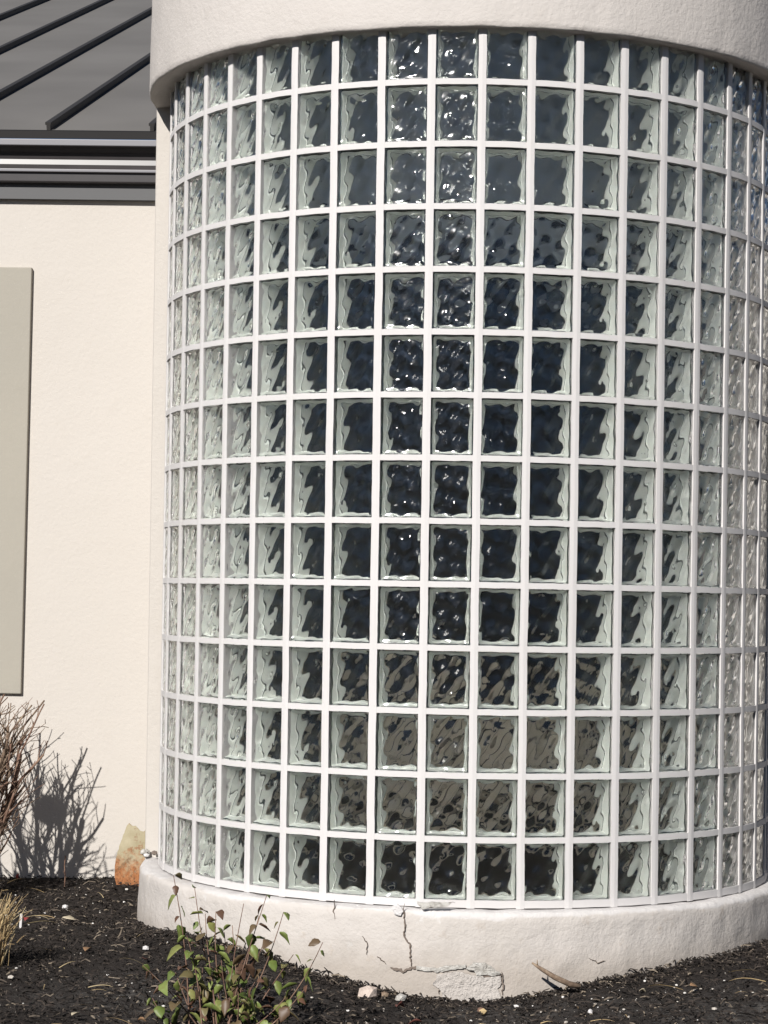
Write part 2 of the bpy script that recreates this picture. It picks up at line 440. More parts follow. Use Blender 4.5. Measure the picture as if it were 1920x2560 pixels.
# right wall, brick
M_brick, t, b = mat('red_brick', (0.25, 0.08, 0.05), 0.85, 0.2)
bt = N(t, 'ShaderNodeTexBrick', Scale=5.0); bt.inputs['Color1'].default_value = (.22, .07, .045, 1); bt.inputs['Color2'].default_value = (.30, .11, .07, 1); bt.inputs['Mortar'].default_value = (.35, .32, .28, 1)
tc = N(t, 'ShaderNodeTexCoord'); mp = N(t, 'ShaderNodeMapping'); mp.inputs['Rotation'].default_value = (PI/2, 0, 0)
t.links.new(tc.outputs['Object'], mp.inputs[0]); t.links.new(mp.outputs[0], bt.inputs['Vector']); t.links.new(bt.outputs[0], b.inputs['Base Color'])
B = MB(); B.box(1.05, 7, WY, WY+0.2, -0.3, WTOP); wr = B.build('wall', M_wall, bld)
B = MB(); B.box(1.262, 1.42, WY-0.10, WY-0.002, -0.3, WTOP); B.build('brick_pier', M_brick, bld)

# --- inside of the bay
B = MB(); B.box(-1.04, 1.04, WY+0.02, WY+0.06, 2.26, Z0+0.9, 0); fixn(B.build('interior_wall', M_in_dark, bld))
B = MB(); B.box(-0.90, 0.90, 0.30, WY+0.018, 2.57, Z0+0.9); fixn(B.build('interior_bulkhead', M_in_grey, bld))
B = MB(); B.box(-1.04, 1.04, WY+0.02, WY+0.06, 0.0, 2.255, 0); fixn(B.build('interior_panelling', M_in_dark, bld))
B = MB()
for x0_, x1_, y0_, zb_, zt_ in ((-.40, -.17, .40, .38, .78), (-.12, .06, .46, .30, .88), (.11, .34, .38, .42, .83), (.40, .52, .5, .30, .92), (.57, .80, .42, .36, .74), (-.62, -.46, .5, .34, .60)):
    B.box(x0_, x1_, y0_, .94, zb_, zt_)
B.box(-.66, .84, .36, .96, .26, .29)
fixn(B.build('interior_shelf', M_in_tan, bld))
pth = shell_path(1.035, 1.01, 1.0, 40)
B = MB(); nn = len(pth)
B.add([(p[0], p[1], 0.0) for p in pth]+[(p[0], p[1], WIN_BOT-0.03) for p in pth], [tuple(range(nn)), tuple(nn+i for i in reversed(range(nn)))]+[(i, i+nn, (i+1) % nn+nn, (i+1) % nn) for i in range(nn)])
fixn(B.build('interior_floor', M_in_brown, bld))

# --- frieze, gutter and standing seam roof over the left wall
def roofside(x0, x1):
    B = MB(); B.box(x0, x1, WY-0.03, WY+0.2, WTOP-0.002, Z0-0.10); fixn(B.build('frieze', M_trim, bld))
    B = MB(); B.box(x0, x1, WY-0.045, WY-0.03, Z0-0.130, Z0-0.098); fixn(B.build('bed_moulding', M_wall2, bld))
    # K-style gutter: bottom flat, ogee front with a lower bead and a rolled top lip
    g = [(0.955, -0.150), (0.845, -0.150), (0.838, -0.146), (0.836, -0.108), (0.828, -0.104), (0.826, -0.095), (0.834, -0.090),
         (0.846, -0.072), (0.850, -0.050), (0.842, -0.022), (0.826, -0.008), (0.806, 0.002), (0.800, 0.006), (0.799, 0.020), (0.806, 0.023), (0.812, 0.018), (0.955, 0.018)]
    g = [(min(y+.10, .969), z-.002) for y, z in g]
    vs = [(x, y, Z0+z+0.002) for x in (x0, x1) for y, z in g]; n = len(g)
    fs = [(j, (j+1) % n, n+(j+1) % n, n+j) for j in range(n)]+[tuple(range(n)), tuple(n+j for j in reversed(range(n)))]
    for y0_, y1_, z0_, z1_ in ((.790, .806, .000, .0270), (.822, .832, -.1055, -.0925)):  # pale strips painted as highlights along the top lip and lower bead
        B = MB(); B.box(x0, x1, y0_+.10, y1_+.10, Z0+z0_-.002, Z0+z1_-.002); q_ = B.build('gutter_lip_highlight', M_lip, bld); md = q_.modifiers.new('b', 'BEVEL'); md.width = .003; md.segments = 3
    o = fixn(link('gutter', mesh('gutter', vs, fs), M_gut, bld)); md = o.modifiers.new('b', 'BEVEL'); md.width = 0.003; md.segments = 2; md.limit_method = 'ANGLE'
    return o
M_wall2 = M_trim
roofside(-7, -1.20)
RP = R(20.6); EY, EZ = 0.915, Z0+0.062
def rp(x, s, h=0.0):     # point on the roof: distance s up the slope, height h above the pan
    return (x, EY+s*math.cos(RP)-h*math.sin(RP), EZ+s*math.sin(RP)+h*math.cos(RP))
B = MB()
L = 12.0
B.add([rp(-7, 0), rp(7, 0), rp(7, L), rp(-7, L), rp(-7, 0, -0.03), rp(7, 0, -0.03), rp(7, L, -0.03), rp(-7, L, -0.03)], [(0, 1, 2, 3), (7, 6, 5, 4), (0, 4, 5, 1), (1, 5, 6, 2), (2, 6, 7, 3), (3, 7, 4, 0)])
roof = fixn(B.build('roof', M_roof, bld))
for i in range(-12, 10):
    x = -1.79+0.44*i
    if -1.2 < x < 1.2 or x < -6.9: continue
    B = MB()
    sec = [(-0.008, 0.0), (-0.008, 0.022), (-0.013, 0.022), (-0.013, 0.033), (0.011, 0.033), (0.011, 0.025), (0.008, 0.022), (0.008, 0.0)]
    n = len(sec); s0 = 0.035
    vs = [rp(x+a+(0.02*s_), s_, h) for s_ in (s0, L-0.05) for a, h in sec]
    fs = [(j, (j+1) % n, n+(j+1) % n, n+j) for j in range(n)]+[tuple(range(n)), tuple(n+j for j in reversed(range(n)))]
    B.add(vs, fs); fixn(B.build('seam', M_seam, roof))
# drip edge turned down over the gutter
B = MB(); B.add([rp(-7, -0.004, 0.003), rp(-1.21, -0.004, 0.003), (-1.21, EY-0.006, EZ-0.030), (-7, EY-0.006, EZ-0.030), rp(-7, 0.02, 0.003), rp(-1.21, 0.02, 0.003), (-1.21, EY+0.0, EZ-0.030), (-7, EY+0.0, EZ-0.030)],
    [(0, 1, 2, 3), (0, 4, 5, 1), (3, 2, 6, 7), (4, 7, 6, 5), (0, 3, 7, 4), (1, 5, 6, 2)])
fixn(B.build('drip_edge', M_black, bld))

# ================================================================ GROUND
def ground_mat():
    m, t, b = mat('dark_mulch', (0.03, 0.025, 0.02), 0.9, 0.2)
    n1 = noise_tex(t, 1.4, 6, 0.7); n2 = noise_tex(t, 85, 6, 0.75); n3 = noise_tex(t, 22, 5, 0.7)
    c = ramp(t, n2.outputs[0], [(0.30, (.010, .008, .007)), (0.5, (.030, .024, .021)), (0.66, (.055, .046, .040)), (0.8, (.14, .125, .11))]).outputs[0]
    # chalky plaster dust lies in patches on the mulch
    tc = N(t, 'ShaderNodeTexCoord')
    def patch(x, y, r):
        d = N(t, 'ShaderNodeVectorMath', operation='DISTANCE'); t.links.new(tc.outputs['Object'], d.inputs[0]); d.inputs[1].default_value = (x, y, 0)
        dd = N(t, 'ShaderNodeMath', operation='MULTIPLY_ADD'); t.links.new(n1.outputs[0], dd.inputs[0]); dd.inputs[1].default_value = 0.5; t.links.new(d.outputs['Value'], dd.inputs[2])
        return ramp(t, dd.outputs[0], [(0.2+r*0.3, (1, 1, 1)), (0.35+r, (0, 0, 0))]).outputs[0]
    pp = mixc(t, 1.0, patch(-0.85, -1.55, 0.45), patch(1.05, -1.75, 0.7), 'ADD')
    pp = mixc(t, 1.0, pp, patch(0.15, -1.45, 0.3), 'ADD')
    sp = ramp(t, n3.outputs[0], [(0.40, (0, 0, 0)), (0.72, (1, 1, 1))]).outputs[0]
    pm = mixc(t, 1.0, pp, sp, 'MULTIPLY')
    c = mixc(t, pm, c, (0.17, 0.16, 0.15))
    # beyond the bed: pale dry winter lawn
    dl = N(t, 'ShaderNodeVectorMath', operation='LENGTH'); t.links.new(tc.outputs['Object'], dl.inputs[0])
    mr = N(t, 'ShaderNodeMapRange'); t.links.new(dl.outputs['Value'], mr.inputs[0]); mr.inputs[1].default_value = 12.0; mr.inputs[2].default_value = 13.0
    c = mixc(t, mr.outputs[0], c, (0.055, 0.05, 0.035))
    t.links.new(c, b.inputs['Base Color'])
    p = bump(t, b, n3.outputs[0], 0.9, 0.02); bump(t, b, n2.outputs[0], 1.0, 0.012, p)
    return m
M_ground = ground_mat(); tone(M_ground, 0.86)
def grid(x0, x1, y0, y1, nx, ny, fine):
    vs = []; 
    for j in range(ny+1):
        for i in range(nx+1):
            x = x0+(x1-x0)*i/nx; y = y0+(y1-y0)*j/ny
            z = gz(x, y)
            if fine: z += 0.007*noise.noise(Vector((x*24, y*24, 2)))+0.005*noise.noise(Vector((x*70, y*70, 5)))
            vs.append((x, y, z))
    fs = [(j*(nx+1)+i, j*(nx+1)+i+1, (j+1)*(nx+1)+i+1, (j+1)*(nx+1)+i) for j in range(ny) for i in range(nx)]
    return vs, fs
# one ground sheet: a fine patch in front of the building whose rim runs out to the horizon
x0, x1, y0, y1, nx, ny = -2.6, 1.9, -3.0, 1.05, 300, 270
vs, fs = grid(x0, x1, y0, y1, nx, ny, True)
ring_ids = [i for i in range(nx+1)]+[(j)*(nx+1)+nx for j in range(1, ny+1)]+[ny*(nx+1)+i for i in range(nx-1, -1, -1)]+[j*(nx+1) for j in range(ny-1, 0, -1)]
prev = ring_ids
for k, sc_ in enumerate((1.4, 2.5, 6, 20, 90, 400)):
    cur = []
    for i in ring_ids:
        v = vs[i]; cx, cy = (x0+x1)/2, (y0+y1)/2
        cur.append(len(vs)); X_, Y_ = cx+(v[0]-cx)*sc_, cy+(v[1]-cy)*sc_
        vs.append((X_, Y_, gz(X_, Y_)*0.5 if sc_ < 10 else -0.05))
    n = len(cur)
    for i in range(n): fs.append((prev[i], cur[i], cur[(i+1) % n], prev[(i+1) % n]))
    prev = cur
gr = link('ground', mesh('ground', vs, fs), M_ground, None, True); tag(gr, kind='structure')
fixn(gr)

def outside(x, y, m=0.0):     # outside the bay and in front of the wall
    if y > WY-0.015-m: return False
    if y > 0: return abs(x) > BRX+0.005+m
    return (x/(BRX+0.012+m))**2+(y/(BRY+0.012+m))**2 > 1

# --- mulch: shredded bark, nobody could count it
M_bark, t, b = mat('shredded_bark', (0.03, 0.022, 0.018), 0.85, 0.25)
g_ = N(t, 'ShaderNodeNewGeometry'); t.links.new(ramp(t, g_.outputs['Random Per Island'], [(0.0, (.010, .008, .007)), (0.5, (.024, .019, .016)), (0.80, (.045, .035, .029)), (0.93, (.085, .068, .054)), (0.985, (.22, .18, .135))]).outputs[0], b.inputs['Base Color'])
tone(M_bark, 0.86)
rg = random.Random(5); B = MB()
def chip(B, x, y, z, L, W, T, az, tilt, rg, mi=0):
    d = Vector((math.cos(az)*math.cos(tilt), math.sin(az)*math.cos(tilt), math.sin(tilt)))
    s_ = Vector((-math.sin(az), math.cos(az), rg.uniform(-.7, .7))).normalized(); u = d.cross(s_)
    if u.z < 0: u = -u
    c = Vector((x, y, z)); bend = u*rg.uniform(-.15, .25)*L
    vs = []
    for k, (tt, ww) in enumerate(((-.5, .35), (0, 1), (.5, .3))):
        ctr = c+d*L*tt+(bend if k == 1 else Vector((0, 0, 0)))
        ww *= rg.uniform(.7, 1.2)
        vs += [ctr-s_*W*ww*.5, ctr+s_*W*ww*.5, ctr+u*T]
    B.add(vs, [(0, 1, 4, 3), (1, 2, 5, 4), (2, 0, 3, 5), (3, 4, 7, 6), (4, 5, 8, 7), (5, 3, 6, 8), (2, 1, 0), (6, 7, 8)], mi)
cnt = 0
while cnt < 26000:
    y = rg.uniform(-2.75, 0.99); x = rg.uniform(-2.3, 1.75)
    if not outside(x, y, -0.03): continue
    L = min(0.085, rg.lognormvariate(-4.1, 0.5)); W = rg.uniform(.0025, .0075)*(1+L*8)
    chip(B, x, y, gz(x, y)+rg.uniform(0.0, .012), L, W, rg.uniform(.0015, .004), rg.uniform(0, 2*PI), rg.gauss(0, .35), rg); cnt += 1
# ridges of mulch heaped against the footing
for k in range(3500):
    a = rg.uniform(-1.5, 1.5); off = abs(rg.gauss(0, .05))
    x, y = (BRX+.01+off)*math.sin(a), -(BRY+.01+off)*math.cos(a)
    L = min(0.06, rg.lognormvariate(-4.0, 0.5)); 
    chip(B, x, y, gz(x, y)+max(0, .018-off*.3)*rg.random(), L, rg.uniform(.003, .008), .003, rg.uniform(0, 2*PI), rg.gauss(0, .4), rg)
mu = B.build('mulch', M_bark); tag(mu, 'dark shredded bark mulch covering the bed below the window', 'mulch', kind='stuff')

def stone_mesh(B, c, r, rg, squash=0.6, mi=0):
    bm = bmesh.new(); bmesh.ops.create_icosphere(bm, subdivisions=1, radius=1)
    sx, sy = rg.uniform(.7, 1.25), rg.uniform(.7, 1.25); rot = Matrix.Rotation(rg.uniform(0, 6.3), 3, 'Z')
    vs = []
    for v in bm.verts:
        q = v.co*rg.uniform(.78, 1.15); vs.append(Vector(c)+rot @ Vector((q.x*r*sx, q.y*r*sy, q.z*r*squash)))
    fs = [tuple(v.index for v in f.verts) for f in bm.faces]; bm.free(); B.add(vs, fs, mi)
M_peb, t, b = mat('chalky_pebble', (0.6, 0.57, 0.53), 0.8, 0.3)
g_ = N(t, 'ShaderNodeNewGeometry'); t.links.new(ramp(t, g_.outputs['Random Per Island'], [(0.0, (.25, .22, .19)), (0.4, (.45, .41, .36)), (0.8, (.62, .60, .56)), (1, (.74, .72, .70))]).outputs[0], b.inputs['Base Color'])
B = MB()
cl = [(-1.7, -.3, .5), (-1.2, -1.5, .45), (0.1, -1.45, .45), (0.7, -1.7, .6), (1.3, -1.3, .5), (-1.6, .3, .5), (.4, -1.3, .25)]
for k in range(750):
    if rg.random() < .75:
        cx, cy, cs = rg.choice(cl); x, y = rg.gauss(cx, cs), rg.gauss(cy, cs)
    else: x, y = rg.uniform(-2.2, 1.7), rg.uniform(-2.6, .95)
    if not outside(x, y, .01): continue
    r = min(.011, rg.lognormvariate(-5.9, .5)); stone_mesh(B, (x, y, gz(x, y)+r*.3+.006), r, rg)
pb = B.build('pebbles', M_peb); tag(pb, 'small pale pebbles and plaster crumbs scattered over the mulch', 'pebbles', kind='stuff')

# --- straw litter and crumbled leaves: stuff
M_straw, t, b = mat('dry_straw', (0.42, 0.32, 0.17), 0.7, 0.3)
g_ = N(t, 'ShaderNodeNewGeometry'); t.links.new(ramp(t, g_.outputs['Random Per Island'], [(0.0, (.24, .16, .08)), (0.5, (.42, .31, .16)), (1, (.60, .49, .29))]).outputs[0], b.inputs['Base Color'])
def blade(B, p0, d0, L, w, droop, rg, seg=5, mi=0):
    p = Vector(p0); d = Vector(d0).normalized(); sd = d.cross(Vector((0, 0, 1)))
    if sd.length < .05: sd = Vector((1, 0, 0))
    sd = (sd.normalized()*math.cos(k0 := rg.uniform(-1, 1))+d.cross(sd.normalized())*math.sin(k0)); k = len(B.v)
    for i in range(seg+1):
        t_ = i/seg; ww = w*(1-t_**2*.85)
        B.v.append(tuple(p-sd*ww*.5)); B.v.append(tuple(p+sd*ww*.5+Vector((0, 0, .0)))); 
        d = (d+Vector((rg.gauss(0, .05), rg.gauss(0, .05), -droop*t_))).normalized(); p = p+d*L/seg
    for i in range(seg): B.f.append((k+2*i, k+2*i+1, k+2*i+3, k+2*i+2)); B.m.append(mi)
B = MB()
for k in range(150):
    x, y = (rg.gauss(-1.85, .3), rg.uniform(-1.4, .8)) if rg.random() < .6 else (rg.uniform(-1.6, 1.7), rg.uniform(-2.4, -.6))
    if not outside(x, y, .03): continue
    a = rg.uniform(0, 6.3); blade(B, (x, y, gz(x, y)+.014), (math.cos(a), math.sin(a), .25), rg.uniform(.04, .13), rg.uniform(.002, .004), .25, rg)
st = B.build('straw_litter', M_straw); tag(st, 'loose dry straw bits strewn over the mulch', 'straw', kind='stuff')

# ================================================================ THINGS
# --- far treeline across the lawn, mirrored in the glass
M_leafy, t, b = mat('dark_evergreen', (0.025, 0.03, 0.018), 0.9, 0.1)
rg = random.Random(77); B = MB()
for k in range(5200):
    x = rg.uniform(-75, 75); H_ = 7.6+2.2*noise.noise(Vector((x*.12, 0, 3)))+1.0*noise.noise(Vector((x*.5, 0, 8)))
    z = H_*(1-rg.random()**1.7*0.98); y = -44+rg.uniform(-3.5, 3.5)*(1.05-z/H_)
    c = Vector((x, y, z)); r = rg.uniform(.35, .9)
    vs = [c+Vector((rg.gauss(0, r), rg.gauss(0, r*.6), rg.gauss(0, r*.7))) for _ in range(5)]
    B.add(vs, [(0, 1, 2), (0, 2, 3), (0, 3, 4), (1, 3, 4)])
tl = B.build('treeline', M_leafy); tag(tl, 'dark evergreen treeline far across the lawn facing the bay', 'treeline', kind='stuff')

# --- cracks, spalls and crumbs of the footing
def bs(x, z, off=0.0):
    a = math.asin(max(-1, min(1, x/BRX))); k_ = max(0, (zbt-z))/(zbt+0.15)
    o_ = 0.012*k_*k_+off+0.004
    return Vector(((BRX+o_)*math.sin(a), -(BRY+o_)*math.cos(a), z))
rg = random.Random(9)
def crack(pts, w0, seed):
    rg = random.Random(seed); P = []
    for i in range(len(pts)-1):
        (xa, za), (xb, zb_) = pts[i], pts[i+1]; n = max(2, int(math.hypot(xb-xa, zb_-za)/0.006))
        for k in range(n): P.append((xa+(xb-xa)*k/n+rg.gauss(0, .0018), za+(zb_-za)*k/n+rg.gauss(0, .0018)))
    P.append(pts[-1]); B = MB(); vs = []; n = len(P)
    for i, (x, z) in enumerate(P):
        e = min(1, i/4, (n-1-i)/4)+.15; w = w0*e*rg.uniform(.5, 1.4)
        a, b_ = P[max(0, i-1)], P[min(n-1, i+1)]; dx, dz = b_[0]-a[0], b_[1]-a[1]; l = math.hypot(dx, dz) or 1
        px, pz = -dz/l*w*.5, dx/l*w*.5
        vs += [bs(x-px, z-pz, .0016), bs(x+px, z+pz, .0016), bs(x+px, z+pz, -.004), bs(x-px, z-pz, -.004)]
    fs = []
    for i in range(n-1):
        for j in range(4): fs.append((i*4+j, i*4+(j+1) % 4, i*4+4+(j+1) % 4, i*4+4+j))
    B.add(vs, fs); return fixn(B.build('crack', M_crack, base))
crack([(-.172, .225), (-.168, .150), (-.170, .125), (-.150, .098), (-.149, .060), (-.143, .030)], .0032, 1)
crack([(-.215, .026), (-.17, .018), (-.128, .029), (-.05, .022), (.004, .034), (.030, .036)], .0065, 2)
crack([(.050, .030), (.075, .012), (.105, .008), (.142, .014)], .007, 3)
crack([(-.395, .225), (-.397, .19), (-.392, .165)], .0022, 4)
crack([(-.30, .12), (-.285, .09), (-.287, .06)], .0016, 5)
crack([(-.255, .06), (-.225, .035)], .0016, 6)
crack([(-.06, -.005), (-.052, -.03), (-.056, -.05)], .005, 7)
crack([(.139, .018), (.145, -.02), (.143, -.05)], .004, 8)
crack([(.42, .06), (.445, .045), (.47, .048)], .0013, 12)
def slab(name, outline, th, mt, seed, off=0.0, par=None, curl=0.0):
    """a flake of plaster lying on the curved face, thick and ragged"""
    rg = random.Random(seed); B = MB(); O = []
    n0 = len(outline)
    for i in range(n0):
        (xa, za), (xb, zb_) = outline[i], outline[(i+1) % n0]; m_ = max(1, int(math.hypot(xb-xa, zb_-za)/.007))
        for k in range(m_): O.append((xa+(xb-xa)*k/m_+rg.gauss(0, .0014), za+(zb_-za)*k/m_+rg.gauss(0, .0014)))
    n = len(O); cx = sum(p[0] for p in O)/n; cz = sum(p[1] for p in O)/n
    vs = [bs(x, z, off-.003) for x, z in O]+[bs(x, z, off+th*.8) for x, z in O]
    for q in (.72, .42): vs += [bs(cx+(x-cx)*q, cz+(z-cz)*q, off+th*rg.uniform(.75, 1.25)) for x, z in O]
    vs.append(bs(cx, cz, off+th))
    fs = []
    for L_ in range(3):
        for i in range(n): fs.append((L_*n+i, L_*n+(i+1) % n, (L_+1)*n+(i+1) % n, (L_+1)*n+i))
    for i in range(n): fs.append((3*n+i, 3*n+(i+1) % n, 4*n))
    B.add(vs, fs); return fixn(B.build(name, mt, par))
slab('plaster_flake', [(.028, .030), (.050, .050), (.085, .052), (.112, .036), (.140, .017), (.110, .010), (.080, .016), (.060, .012), (.052, .026)], .007, M_plaster, 3, .001, base)
slab('plaster_flake', [(-.128, .022), (-.06, .018), (.0, .030), (.028, .034), (.026, .042), (-.02, .040), (-.07, .030), (-.125, .033)], .004, M_plaster, 4, .001, base)
slab('broken_plaster', [(-.060, .013), (-.02, .018), (.0, .022), (.05, .010), (.10, .005), (.136, .010), (.139, -.012), (.128, -.030), (.136, -.06), (.05, -.075), (-.045, -.06), (-.052, -.035), (-.078, -.022), (-.066, -.004)], .0018, M_spall, 5, .0005, base)
slab('plaster_flake', [(-.212, .216), (-.190, .226), (-.172, .205), (-.180, .188), (-.203, .196)], .005, M_mortar, 6, .001, base)
slab('broken_plaster', [(-.13, .232), (-.075, .236), (-.02, .233), (-.03, .224), (-.075, .219), (-.115, .214)], .003, M_plaster, 8, .0005, base)
crack([(-.128, .228), (-.09, .220), (-.045, .231), (-.01, .235)], .003, 9)
# broken corner of the ledge at the left end of the window
rg = random.Random(21)
for k in range(7):
    B = MB(); stone_mesh(B, (-1.165+rg.uniform(-.02, .045), rg.uniform(-.06, .03), zbt+rg.uniform(.0, .03)), rg.uniform(.009, .022), rg, .8)
    B.build('plaster_crumb', [M_plaster, M_mortar, M_crack][k % 3], base)

# --- rusty steel sheet propped in the corner
def steel_mat():
    m, t, b = mat('rusty_painted_steel', (0.5, 0.42, 0.3), 0.75, 0.3)
    tc = N(t, 'ShaderNodeTexCoord'); sx = N(t, 'ShaderNodeSeparateXYZ'); t.links.new(tc.outputs['Object'], sx.inputs[0])
    n1 = noise_tex(t, 22, 7, 0.75); n2 = noise_tex(t, 70, 6, 0.75); n3 = noise_tex(t, 9, 5, .65)
    a = N(t, 'ShaderNodeMath', operation='MULTIPLY_ADD'); t.links.new(sx.outputs[2], a.inputs[0]); a.inputs[1].default_value = -2.4; t.links.new(n1.outputs[0], a.inputs[2])
    rust = ramp(t, n2.outputs[0], [(0.3, (.10, .045, .02)), (0.5, (.34, .13, .045)), (0.7, (.50, .24, .10))]).outputs[0]
    paint = ramp(t, n3.outputs[0], [(0.35, (.36, .31, .19)), (0.65, (.52, .46, .32))]).outputs[0]
    f = ramp(t, a.outputs[0], [(0.12, (0, 0, 0)), (0.36, (1, 1, 1))]).outputs[0]
    f2 = ramp(t, n1.outputs[0], [(0.52, (0, 0, 0)), (0.60, (1, 1, 1))]).outputs[0]
    c = mixc(t, f2, paint, (.30, .20, .12)); c = mixc(t, f, c, rust)
    # dark scuffs near the upper left
    f3 = ramp(t, n3.outputs[0], [(0.60, (0, 0, 0)), (0.68, (1, 1, 1))]).outputs[0]; c = mixc(t, f3, c, (.09, .06, .04))
    t.links.new(c, b.inputs['Base Color']); bump(t, b, n2.outputs[0], .5, .004); return m
M_steel = steel_mat(); tone(M_steel, .72)
pts = [(-.094, .0), (-.100, .03), (-.108, .06), (-.109, .10), (-.104, .145), (-.088, .20), (-.066, .262), (-.058, .272), (-.046, .263), (-.030, .262), (-.018, .252), (-.010, .243), (.004, .242), (.012, .247), (.016, .28), (.015, .33), (.020, .38), (.025, .43), (.032, .38), (.036, .33), (.046, .22), (.050, .10), (.050, .0)]
rg = random.Random(4); O = []
for i in range(len(pts)-1):
    (xa, za), (xb, zb_) = pts[i], pts[i+1]; m_ = max(1, int(math.hypot(xb-xa, zb_-za)/.008))
    for k in range(m_): O.append((xa+(xb-xa)*k/m_+rg.gauss(0, .0010), za+(zb_-za)*k/m_+rg.gauss(0, .0010)))
O.append(pts[-1])
bm = bmesh.new(); vs_ = [bm.verts.new((x, 0.15*(z)+(x*x)*1.2-0.0*z, z-.02)) for x, z in O]
f = bm.faces.new(vs_); bmesh.ops.triangulate(bm, faces=[f]); r_ = bmesh.ops.solidify(bm, geom=bm.faces[:], thickness=.003)
bmesh.ops.recalc_face_normals(bm, faces=bm.faces)
me = bpy.data.meshes.new('steel_sheet'); bm.to_mesh(me); bm.free()
sh = link('steel_sheet', me, M_steel); sh.location = (-1.304, .76, gz(-1.29, .76)); sh.rotation_euler = (0, 0, R(-8))
tag(sh, 'jagged rusty steel sheet with flaking tan paint standing in the corner beside the bay', 'metal sheet')

# --- bare pruned shrubs
def bark(name, c1, c2, c3):
    m, t, b = mat(name, c1, .8, .25); n = noise_tex(t, 30, 5, .7)
    t.links.new(ramp(t, n.outputs[0], [(.3, c1), (.5, c2), (.7, c3)]).outputs[0], b.inputs['Base Color']); bump(t, b, n.outputs[0], .6, .003); return m
M_twig = bark('grey_brown_twig', (.07, .048, .034), (.17, .12, .085), (.32, .25, .18))
M_twig2 = bark('reddish_twig', (.08, .045, .032), (.16, .095, .068), (.26, .18, .13))
def grow(B, p, d, L, r, depth, rg, tips, top=.8):
    r = max(r, .0016)
    n = max(3, int(L/.035)); pts = [p.copy()]; rad = [r]; q = p.copy(); dd = d.copy()
    for i in range(n):
        dd = (dd+Vector((rg.gauss(0, .055), rg.gauss(0, .055), rg.gauss(.012, .04)))).normalized(); q = q+dd*L/n
        pts.append(q.copy()); rad.append(r*(1-.25*(i+1)/n))
        if q.z > top*(1-.12*abs(q.x)) or q.x > .25+.1*q.z: break
        if depth > 0 and i > 0 and rg.random() < DENS*(.50 if depth > 1 else .45):
            side = Vector((rg.gauss(0, 1), rg.gauss(0, 1), rg.gauss(.1, .5))).normalized()
            nd = (dd*rg.uniform(.7, 1.5)+side*.75).normalized()
            grow(B, q, nd, L*rg.uniform(.22, .5), rad[-1]*rg.uniform(.36, .62), depth-1, rg, tips, top)
    B.tube(pts, rad, 6 if r > .003 else 4, 0)
    tips.append(q.copy())
def shrub(name, loc, stems, seed, label, group=None, depth=3, top=.76, dens=1.45):
    global DENS; DENS = dens
    o = empty(name, loc); tag(o, label, 'shrub', group); rg = random.Random(seed); tips = []
    for k, (dx, dy, L, r) in enumerate(stems):
        B = MB(); d = Vector((dx, dy, 1)).normalized()
        grow(B, Vector((rg.uniform(-.03, .03), rg.uniform(-.03, .03), -.02)), d, L, r, depth, rg, tips, top)
        B.build('branch', M_twig if k % 2 else M_twig2, o, True)
    return o, tips
shrub('bare_shrub', (-1.90, .48, gz(-1.9, .48)), [(.30, 0, .60, .0125), (.16, .1, .68, .010), (.30, -.1, .46, .009), (.04, -.15, .68, .010), (-.10, .05, .76, .010), (.24, -.2, .56, .008), (-.35, -.1, .75, .010), (.10, .22, .70, .009), (-.2, .3, .7, .008)], 12,
      'leafless pruned shrub of many brown twigs at the left edge before the wall')
# its neighbour stands just left of the view and throws the twiggy shade on the wall
s2, tips = shrub('bare_shrub', (-2.09, -.12, gz(-2.1, -.1)), [(.04, 0, 1.0, .012), (.19, .02, .90, .011), (-.13, 0, .94, .012), (.34, .0, .80, .011), (-.28, .05, .84, .010)], 31,
      'leafless shrub outside the left edge, whose twiggy shadow falls on the wall', depth=2, top=.90, dens=.55)
bundle_c = Vector((-2.13, -.12, .99))  # dense twigs added out of view to cast a blob of shadow
rg = random.Random(8); B = MB()
for k in range(420):
    c = bundle_c+Vector((rg.gauss(0, .020), rg.gauss(0, .020), rg.uniform(-.035, .030))); a = rg.uniform(0, 6.3)
    d = Vector((math.cos(a), math.sin(a), rg.gauss(0, .25)))*rg.uniform(.018, .035); B.tube([c-d, c+d*.2+Vector((0, 0, rg.gauss(0, .006))), c+d], [.003, .0034, .002], 4)
bndl = B.build('shadow_bundle', M_twig); tag(bndl, 'added twig nest in the shrub outside the left edge, casting a blob of shadow', 'bundle')

# --- small upright dead twig by the wall
B = MB(); B.tube([(0, 0, -.02), (.002, 0, .04), (-.002, 0, .085), (.001, 0, .125)], [.0026, .0028, .0022, .0026], 6); B.tube([(0, 0, .05), (-.006, 0, .062)], [.0014, .0008], 4)
tw = B.build('dead_twig', M_twig2); tw.location = (-1.615, .80, gz(-1.615, .8)); tag(tw, 'single short dead twig standing upright in the mulch before the wall', 'twig')

# --- clump of dry ornamental grass
rg = random.Random(15); B = MB()
for k in range(330):
    a = rg.uniform(0, 6.3); rr = abs(rg.gauss(0, .026)); lean = rg.uniform(.0, .30)
    p0 = (rr*math.cos(a), rr*math.sin(a), -.005); L = rg.uniform(.12, .27)
    blade(B, p0, (math.cos(a)*lean+rg.gauss(0, .08)-.04, math.sin(a)*lean+rg.gauss(0, .08), 1), L, rg.uniform(.003, .0065), rg.uniform(.02, .55), rg, 7)
for k in range(26):
    a = rg.uniform(1.5, 5.0); blade(B, (.03*math.cos(a), .03*math.sin(a), .008), (math.cos(a), math.sin(a), rg.uniform(.1, .5)), rg.uniform(.08, .2), .005, .3, rg, 6)
gc = B.build('dry_grass_clump', M_straw); gc.location = (-1.505, -1.15, gz(-1.505, -1.15)); md = gc.modifiers.new('s', 'SOLIDIFY'); md.thickness = .0009
